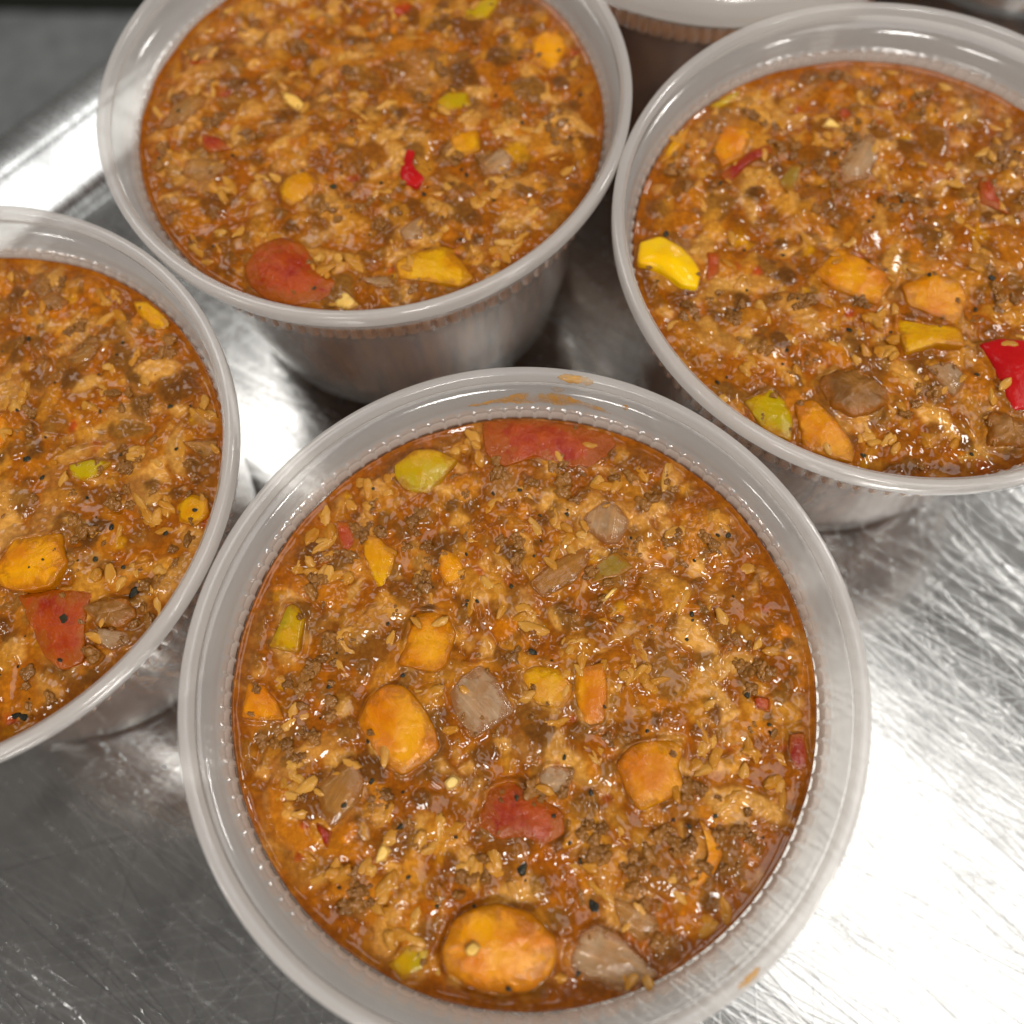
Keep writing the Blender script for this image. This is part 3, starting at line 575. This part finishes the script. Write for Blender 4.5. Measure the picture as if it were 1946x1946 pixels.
def lump_mesh(seed, lump, sub=2, el=1.0):
    bm = bmesh.new(); bmesh.ops.create_icosphere(bm, subdivisions=sub, radius=1)
    for v in bm.verts:
        p = v.co.copy()
        n_ = mnoise.noise(p * 1.6 + Vector((seed * 3.3, 0, seed))) * .55 + mnoise.noise(p * 3.6 + Vector((0, seed * 2.2, seed))) * .4
        v.co = p * (1 + lump * n_)
        if el != 1.0: v.co.y += (el * .12) * (v.co.x ** 2 - .4)
    bmesh.ops.scale(bm, vec=(MM, MM, MM), verts=bm.verts)
    me = bpy.data.meshes.new('m'); bm.to_mesh(me); bm.free(); me.polygons.foreach_set('use_smooth', [True] * len(me.polygons))
    return me
def crumble_mesh(seed):
    rr = random.Random(seed); dirs = [Vector((rr.gauss(0, 1), rr.gauss(0, 1), rr.gauss(0, 1))).normalized() for _ in range(16)]
    wt = [rr.uniform(.18, .55) for _ in dirs]; wd = [rr.uniform(.30, .52) for _ in dirs]
    bm = bmesh.new(); bmesh.ops.create_icosphere(bm, subdivisions=4, radius=1)
    for v in bm.verts:
        p = v.co.normalized()
        b_ = max(w_ * max(0, 1 - (p.angle(d) / q) ** 2) ** .5 for d, w_, q in zip(dirs, wt, wd))
        v.co = p * (.66 + b_ + .07 * mnoise.noise(p * 6 + Vector((seed, 0, 0))))
    bmesh.ops.scale(bm, vec=(MM, MM, MM), verts=bm.verts)
    me = bpy.data.meshes.new('m'); bm.to_mesh(me); bm.free(); me.polygons.foreach_set('use_smooth', [True] * len(me.polygons))
    return me
crumb_me = [crumble_mesh(i) for i in range(9)]
rice_me = [lump_mesh(40 + i, .46, 3, [0, .8, -1.2, 1.8, 0, 1.2, -.6, 2.2][i] or 1.0) for i in range(8)]
fleck_me = [lump_mesh(80 + i, .9, 1) for i in range(6)]
for me in crumb_me: me.name = 'meat_crumble'; me.materials.append(M['meat'])
for me in rice_me: me.name = 'rice_grain'; me.materials.append(M['rice'])
for me in fleck_me: me.name = 'herb_fleck'; me.materials.append(M['herb'])

CLUSTERS = {'F': [(800, 1100), (970, 1025), (615, 1105), (640, 1210), (600, 1250), (550, 1290), (575, 1340), (1115, 1090), (735, 1535), (1275, 1600), (1130, 1590), (1045, 885), (930, 885), (520, 1395), (1425, 1270), (1340, 1600),
                    (1200, 930), (665, 1690), (690, 1000), (1290, 1500), (1400, 1560), (780, 985), (1020, 1500), (880, 1660), (1180, 1640), (560, 1420), (1330, 1020), (1250, 880)],
              'B': [(840, 125), (790, 190), (620, 385), (720, 385), (965, 325), (400, 225), (310, 290), (560, 90), (700, 60), (480, 250), (860, 300), (1040, 250), (660, 150)],
              'R': [(1590, 135), (1560, 340), (1730, 180), (1390, 590), (1700, 385), (1510, 570), (1880, 560), (1480, 270), (1880, 320), (1430, 220), (1640, 560), (1270, 320), (1740, 760), (1300, 590), (1620, 250)],
              'L': [(250, 740), (240, 885), (110, 560), (225, 945), (345, 1045), (30, 1270), (160, 620), (60, 780), (310, 660), (150, 1000), (270, 1150), (90, 1330)]}
FLECKS = {'F': [(1005, 1230, 1.3), (985, 1640, 1.7), (1120, 1712, 1.7), (1070, 970, .8), (1305, 1160, .9), (1410, 1310, 1.1), (1115, 1495, .9), (965, 1105, .7), (880, 1045, .6), (1350, 1540, .7), (1300, 1560, .7),
                (975, 1505, .8), (1045, 1540, .7), (1075, 1590, .7), (1095, 1625, .8), (755, 1560, .9), (650, 1520, .9), (640, 1675, .6), (770, 1655, .7), (960, 1862, .8), (895, 1710, .7), (1090, 1835, .9),
                (860, 1580, .6), (760, 1275, .8), (620, 1295, .9), (695, 1400, .6), (1065, 1430, .8), (1240, 1285, .6), (930, 930, .7), (980, 925, .8), (1375, 1010, .9), (1355, 1010, .7), (880, 1140, .6), (900, 1135, .7), (775, 985, .8), (1140, 1335, .6)],
          'B': [(985, 230, .9), (800, 365, .9), (880, 325, .9), (628, 350, 1.5), (437, 290, .7), (980, 110, .8), (1070, 232, .7), (338, 212, .6), (300, 300, .7), (935, 180, .7), (1095, 178, .7), (870, 315, .7), (720, 345, .8), (1075, 255, .6), (595, 550, .7)],
          'R': [(1258, 440, 1.2), (1870, 525, 1.3), (1750, 522, .9), (1845, 580, .9), (1360, 345, .9), (1605, 620, 1.0), (1480, 475, .7), (1632, 855, 1.0), (1835, 855, .8), (1845, 705, .8), (1575, 290, .7), (1640, 415, .7), (1910, 200, .8), (1700, 380, .8), (1385, 585, .7), (1355, 720, .8), (1505, 565, .5), (1485, 660, .8)],
          'L': [(125, 1170, 1.7), (250, 1115, 1.7), (50, 865, 1.3), (78, 900, .9), (210, 995, .9), (178, 1055, .9), (320, 765, 1.0), (370, 965, .9), (55, 640, .9), (118, 1247, .8), (65, 1075, .5), (90, 1060, .5), (232, 1070, .7), (25, 1350, 1.3), (40, 1352, 1.2), (230, 645, .6), (310, 1005, .9), (335, 850, .6)]}
STEW_LABEL = {'F': 'thick orange-brown rice and meat stew filling the sauce-smeared tub', 'B': 'orange-brown stew around the biggest red tomato chunk', 'R': 'orange-brown stew around the red pepper strip and yellow wedge',
              'L': 'orange-brown stew filling the tub with the stained rim', 'K': 'stew packed inside the lidded tub', 'Q': 'dark stew inside the tub showing only its bottom edge'}
KIND_COL = {'meat': [(0.115, .043, .007), (.17, .068, .011), (.23, .098, .016)], 'rice': [(.50, .215, .022), (.43, .145, .007), (.58, .29, .06)], 'onion': [(.38, .18, .045), (.33, .14, .03)], 'veg': [(.60, .19, .003), (.36, .035, .008), (.56, .27, .005)]}

def inner_r(z):
    pr = [(53.2, -9.5), (53.0, -14.2), (52.3, -15.1), (48.5, -40), (44.8, -64.2)]
    for (r0, z0), (r1, z1) in zip(pr[:-1], pr[1:]):
        if z <= z0 and z >= z1: return r0 + (r1 - r0) * (z - z0) / (z1 - z0)
    return 44.8 if z < -60 else 53.3

def make_stew(tub, seed, ngrid, detail):
    r = np.random.default_rng(seed)
    zf = FOODZ[tub]
    RAD = np.hypot(GX, GY)
    level = .25 * band_noise(seed, 26) + .18 * band_noise(seed + 1, 11)
    H = level - .55 + .0 * RAD
    C = np.empty((N, N, 3)); C[:] = SAUCE[:3]
    tone = 1 + .10 * band_noise(seed + 2, 9)[..., None] * np.array((1, .8, .5)); C *= np.clip(tone, .75, 1.3)
    cluster = band_noise(seed + 3, 20)
    FP = np.zeros((N, N), bool)
    for poly, top in footprints[tub]: FP |= inside(poly, GX, GY)
    loose = []
    if detail:
        n = 1900
        for i in range(n):
            rr = 52.0 * math.sqrt(r.random()); th = r.random() * 6.2832
            x, y = rr * math.cos(th), rr * math.sin(th)
            ix, iy = int((x + EXT) / PITCH_MM), int((y + EXT) / PITCH_MM)
            cl = cluster[iy, ix]
            q = r.random() + .16 * cl
            big = r.random() ** 2.2
            lay = i / n; K = 2.4 if lay < .12 else (1.5 if lay < .45 else 1.0)
            if q < .48: kind = 'meat'; a_ = .7 + 1.5 * big; b_ = a_ * r.uniform(.7, 1); hh = a_ * .7
            elif q < .82: kind = 'rice'; a_ = 1.3 + 1.9 * r.random(); b_ = .8 + .65 * r.random(); hh = b_ * .75
            elif q < .96: kind = 'onion'; a_ = 1.0 + 2.4 * big; b_ = a_ * r.uniform(.5, 1); hh = .5
            else: kind = 'veg'; a_ = .5 + 1.2 * big; b_ = a_ * r.uniform(.5, 1); hh = .55
            a_ *= K; b_ *= K; hh = min(hh * K, 1.5) * .62
            base = level[iy, ix] - .5 + r.uniform(-.5, .2)
            phi = r.random() * 6.2832; cp, sp = math.cos(phi), math.sin(phi)
            k = int(a_ * 1.5 / PITCH_MM) + 2
            y0, y1, x0, x1 = max(iy - k, 0), min(iy + k, N), max(ix - k, 0), min(ix + k, N)
            if y1 <= y0 or x1 <= x0: continue
            dx, dy = GX[y0:y1, x0:x1] - x, GY[y0:y1, x0:x1] - y
            u, v = (dx * cp + dy * sp) / a_, (-dx * sp + dy * cp) / b_
            if kind == 'rice': v = v - .35 * r.uniform(-1, 1) * u * u
            d2 = u * u + v * v
            wob = 1 + .22 * np.sin(3 * np.arctan2(v, u) + r.random() * 6) + .12 * np.sin(5 * np.arctan2(v, u) + r.random() * 6)
            d2 = d2 * wob
            hgt = base + hh * np.sqrt(np.clip(1 - d2, 0, 1)) * (1 if kind != 'onion' else .8)
            m_ = (d2 < 1) & (hgt > H[y0:y1, x0:x1])
            cov = np.clip((1 - d2) * 2.2, 0, 1) * r.uniform(.45, .95)
            cc = np.array(KIND_COL[kind][r.integers(len(KIND_COL[kind]))]) * r.uniform(.85, 1.12)
            Hs = H[y0:y1, x0:x1]; Cs = C[y0:y1, x0:x1]
            Hs[m_] = hgt[m_]; cm = cov[m_][:, None]
            Cs[m_] = Cs[m_] * (1 - cm) + cc * cm
        # wet sauce filling the hollows
        pool = level - .26 + .22 * band_noise(seed + 6, 16) + .10 * band_noise(seed + 9, 7)
        s_ = pool - H
        fill = np.clip(s_ / .5 + .52, 0, 1)[..., None]
        C = C * (1 - fill * .8) + np.array(SAUCE[:3]) * fill * .8 * np.clip(tone, .8, 1.2)
        H = np.where(s_ > 0, H + s_ * .85, H)
        H = .4 * H + .6 * blur(H, .42)
        H += .085 * band_noise(seed + 7, 2.1) * np.clip(.75 + .45 * band_noise(seed + 10, 8), .1, 1.6) + .018 * band_noise(seed + 8, .95)
        for c in range(3): C[..., c] = .55 * C[..., c] + .45 * blur(C[..., c], .5)
    wall = np.clip((RAD - 49.5) / 2.5, 0, 1)
    H = H * (1 - wall * .85) + wall * .85 * (level * .4 - .35) + .5 * np.clip((RAD - 51.6) / 1.1, 0, 1) ** 2
    C = C * (1 - wall[..., None] * .6) + np.array(SAUCE[:3]) * .95 * wall[..., None] * .6
    # stew sinks away under the traced pieces and wets their edges
    fpb = blur(FP.astype(float), .5)
    TOP = np.zeros((N, N))
    for poly, top in footprints[tub]: TOP = np.where(inside(poly, GX, GY), top, TOP)
    near = blur(TOP, .7) / np.maximum(blur(FP.astype(float), .7), 1e-3)
    deep = np.clip((fpb - .80) / .2, 0, 1)
    ring = np.clip(fpb / .3, 0, 1) * (1 - deep)
    H = H * (1 - .75 * ring) + .75 * ring * np.clip(near * .72 - .05 + .2 * band_noise(seed + 12, 3.2), -.3, 2.0)
    H = H * (1 - deep) - 1.0 * deep
    # --- loose, separately modelled grains, crumbles and flecks
    def free(x, y, m=0):
        ix, iy = int((x + EXT) / PITCH_MM), int((y + EXT) / PITCH_MM)
        return not (fpb[iy, ix] > .12 + m)
    def hz(x, y):
        ix, iy = int((x + EXT) / PITCH_MM), int((y + EXT) / PITCH_MM); return H[iy, ix]
    if detail:
        nr, nm = detail
        spots = []
        for px, py in CLUSTERS[tub]:
            q = at(px * 1946 / 1932, py * 1946 / 1932, zf + .6) - np.array(TUBS[tub])
            for _ in range(int(r.integers(4, 8))): spots.append(q + r.normal(0, 1.9, 2))
        for x, y in spots:
            if math.hypot(x, y) > 50.5: continue
            b0 = r.uniform(.9, 2.1); s3 = (b0, b0 * r.uniform(.7, 1), b0 * r.uniform(.55, .8))
            loose.append(('meat', x, y, hz(x, y) - s3[2] * .25 + r.uniform(0, .35), s3, (r.uniform(-.6, .6), r.uniform(-.6, .6)), r.random() * 6.28))
        for x, y, tp, ph in packed(tub, r):
            s3 = (r.uniform(1.1, 2.7), r.uniform(.8, 1.3), r.uniform(.55, .9))
            loose.append(('rice', x, y, hz(x, y) - s3[2] * .6 + tp * r.uniform(.05, .5), s3, (r.uniform(-.4, .4), r.uniform(-.4, .4)), ph))
        for poly, tp in footprints[tub]:
            if (poly.max(0) - poly.min(0)).min() < 4: continue
            for _ in range(int(r.integers(2, 6))):
                q = poly[r.integers(len(poly))] * (f_ := r.uniform(.55, 1.0)) + poly.mean(0) * (1 - f_)
                b0 = r.uniform(.35, .9)
                if r.random() < .6: loose.append(('meat', q[0], q[1], tp + .15, (b0, b0 * .8, b0 * .6), (0, 0), r.random() * 6.28))
                else: loose.append(('rice', q[0], q[1], tp + .1, (b0 * 2.2, b0 * 1.0, b0 * .6), (r.uniform(-.2, .2), r.uniform(-.2, .2)), r.random() * 6.28))
        for kind, cnt in (('rice', nr), ('meat', nm)):
            for _ in range(cnt):
                for tr_ in range(30):
                    rr = 50.2 * math.sqrt(r.random()); th = r.random() * 6.2832; x, y = rr * math.cos(th), rr * math.sin(th)
                    ix, iy = int((x + EXT) / PITCH_MM), int((y + EXT) / PITCH_MM)
                    cl = cluster[iy, ix]
                    if free(x, y) and ((kind == 'rice' and cl > -.9 + r.random() * 1.2) or (kind == 'meat' and cl < .9 - r.random() * 1.2)): break
                if kind == 'rice': s3 = (r.uniform(1.8, 3.3), r.uniform(.85, 1.3), r.uniform(.6, .95)); tilt_ = (r.uniform(-.4, .4), r.uniform(-.35, .35)); sink = .62
                else:
                    b0 = r.uniform(.8, 2.0) if r.random() < .85 else r.uniform(2.0, 3.0); s3 = (b0, b0 * r.uniform(.65, 1), b0 * r.uniform(.45, .75)); tilt_ = (r.uniform(-.6, .6), r.uniform(-.6, .6)); sink = .5
                loose.append((kind, x, y, hz(x, y) - s3[2] * sink + .05, s3, tilt_, r.random() * 6.28))
                # meniscus of sauce around it
                k = int(s3[0] * 1.6 / PITCH_MM) + 2
                y0, y1, x0, x1 = max(iy - k, 0), min(iy + k, N), max(ix - k, 0), min(ix + k, N)
                rb = (s3[0] + s3[1]) / 2
                d2 = ((GX[y0:y1, x0:x1] - x) ** 2 + (GY[y0:y1, x0:x1] - y) ** 2) / (rb * 1.25) ** 2
                H[y0:y1, x0:x1] += .30 * np.exp(-d2 * 1.6)
        for px, py, s in FLECKS.get(tub, []):
            q = at(px * 1946 / 1932, py * 1946 / 1932, zf + .6) - np.array(TUBS[tub])
            if math.hypot(*q) > 51: continue
            top = 0
            for poly, t_ in footprints[tub]:
                if inside(poly, np.array([q[0]]), np.array([q[1]]))[0]: top = t_ + .75
            a_ = r.random() * 6.28
            loose.append(('herb', q[0], q[1], (top if top else hz(*q) + .25), (s * .75, s * .5, .22), (r.uniform(-.2, .2), r.uniform(-.2, .2)), a_))
        for _ in range(45):
            rr = 50 * math.sqrt(r.random()); th = r.random() * 6.2832; x, y = rr * math.cos(th), rr * math.sin(th)
            if free(x, y):
                s = r.uniform(.2, .5); loose.append(('herb', x, y, hz(x, y) + .12, (s, s * r.uniform(.5, .9), .15), (r.uniform(-.3, .3), r.uniform(-.3, .3)), r.random() * 6.28))
    # --- mesh: square grid mapped to the disc, then side and bottom
    n = ngrid; t = np.linspace(-1, 1, n); A, B = np.meshgrid(t, t, indexing='xy')
    rad = np.where(np.abs(A) > np.abs(B), A, B)
    with np.errstate(divide='ignore', invalid='ignore'):
        phi = np.where(np.abs(A) > np.abs(B), (math.pi / 4) * (B / A), math.pi / 2 - (math.pi / 4) * (A / B))
    phi = np.nan_to_num(phi)
    X, Y = rad * np.cos(phi) * R_FOOD, rad * np.sin(phi) * R_FOOD
    fx, fy = np.clip((X + EXT) / PITCH_MM - .5, 0, N - 1.001), np.clip((Y + EXT) / PITCH_MM - .5, 0, N - 1.001)
    i0, j0 = fx.astype(int), fy.astype(int); tx, ty = fx - i0, fy - j0
    def samp(a):
        tx_, ty_ = (tx, ty) if a.ndim == 2 else (tx[..., None], ty[..., None])
        return (a[j0, i0] * (1 - tx_) + a[j0, i0 + 1] * tx_) * (1 - ty_) + (a[j0 + 1, i0] * (1 - tx_) + a[j0 + 1, i0 + 1] * tx_) * ty_
    Zt = samp(H); Ct = samp(C)
    verts = np.stack([X, Y, Zt + zf + HR], -1).reshape(-1, 3); cols = Ct.reshape(-1, 3)
    idx = np.arange(n * n).reshape(n, n)
    quads = np.stack([idx[:-1, :-1], idx[:-1, 1:], idx[1:, 1:], idx[1:, :-1]], -1).reshape(-1, 4)
    loop = np.concatenate([idx[0, :-1], idx[:-1, -1], idx[-1, :0:-1], idx[:0:-1, 0]])
    ex, ey = verts[loop, 0] / R_FOOD, verts[loop, 1] / R_FOOD
    zs = [zf - 2.0, -14.2, -15.3, -25, -40, -55, -64.0]
    allv, allc, fq = [verts], [cols], [quads]
    prev = loop; base = n * n
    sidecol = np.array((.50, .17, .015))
    nz = r.standard_normal(len(loop)); 
    for _ in range(3): nz = (nz + np.roll(nz, 1) + np.roll(nz, -1)) / 1.9
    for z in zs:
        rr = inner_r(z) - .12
        allv.append(np.stack([ex * rr, ey * rr, np.full(len(ex), z + HR)], -1)); allc.append((np.array((.95, .47, .09) if tub == 'K' else (.88, .38, .06)) if z > -15 else sidecol * .5) * (1 + .12 * np.roll(nz, int(z * 7)))[:, None])  # glow behind the ribs and shade below are put into the side colour
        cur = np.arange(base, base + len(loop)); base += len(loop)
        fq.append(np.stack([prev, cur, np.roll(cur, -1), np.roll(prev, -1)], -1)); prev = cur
    allv.append(np.array([[0, 0, HR - 64.4]])); allc.append(sidecol[None])
    V = np.concatenate(allv) * MM; CC = np.clip(np.concatenate(allc), .002, .95); FQ = np.concatenate(fq)
    faces = FQ.tolist() + [(int(prev[(i + 1) % len(prev)]), int(prev[i]), base) for i in range(len(prev))]
    me = mesh_np('stew', V, faces)
    at_ = me.color_attributes.new('col', 'FLOAT_COLOR', 'POINT')
    at_.data.foreach_set('color', np.concatenate([CC, np.ones((len(CC), 1))], 1).astype(np.float32).ravel())
    cx, cy = TUBS[tub]
    st = tag(link('stew', me, M['stew'], None, (cx * MM, cy * MM, 0)), STEW_LABEL[tub], 'stew', 'stews in the tubs')
    nm_ = {'rice': ('rice_grain', rice_me), 'meat': ('meat_crumble', crumb_me), 'herb': ('herb_fleck', fleck_me)}
    for kind, x, y, z, s3, tl, rz in loose:
        nme, lst = nm_[kind]
        o = bpy.data.objects.new(nme, lst[r.integers(len(lst))]); COL.objects.link(o); o.parent = st
        o.location = (x * MM, y * MM, (zf + HR + z) * MM); o.scale = s3; o.rotation_euler = (tl[0], tl[1], rz)
    return st
make_stew('F', 11, 340, (110, 80))
make_stew('B', 22, 270, (100, 60))
make_stew('R', 33, 270, (100, 60))
make_stew('L', 44, 270, (100, 60))
make_stew('K', 55, 60, None)
make_stew('Q', 66, 60, None)
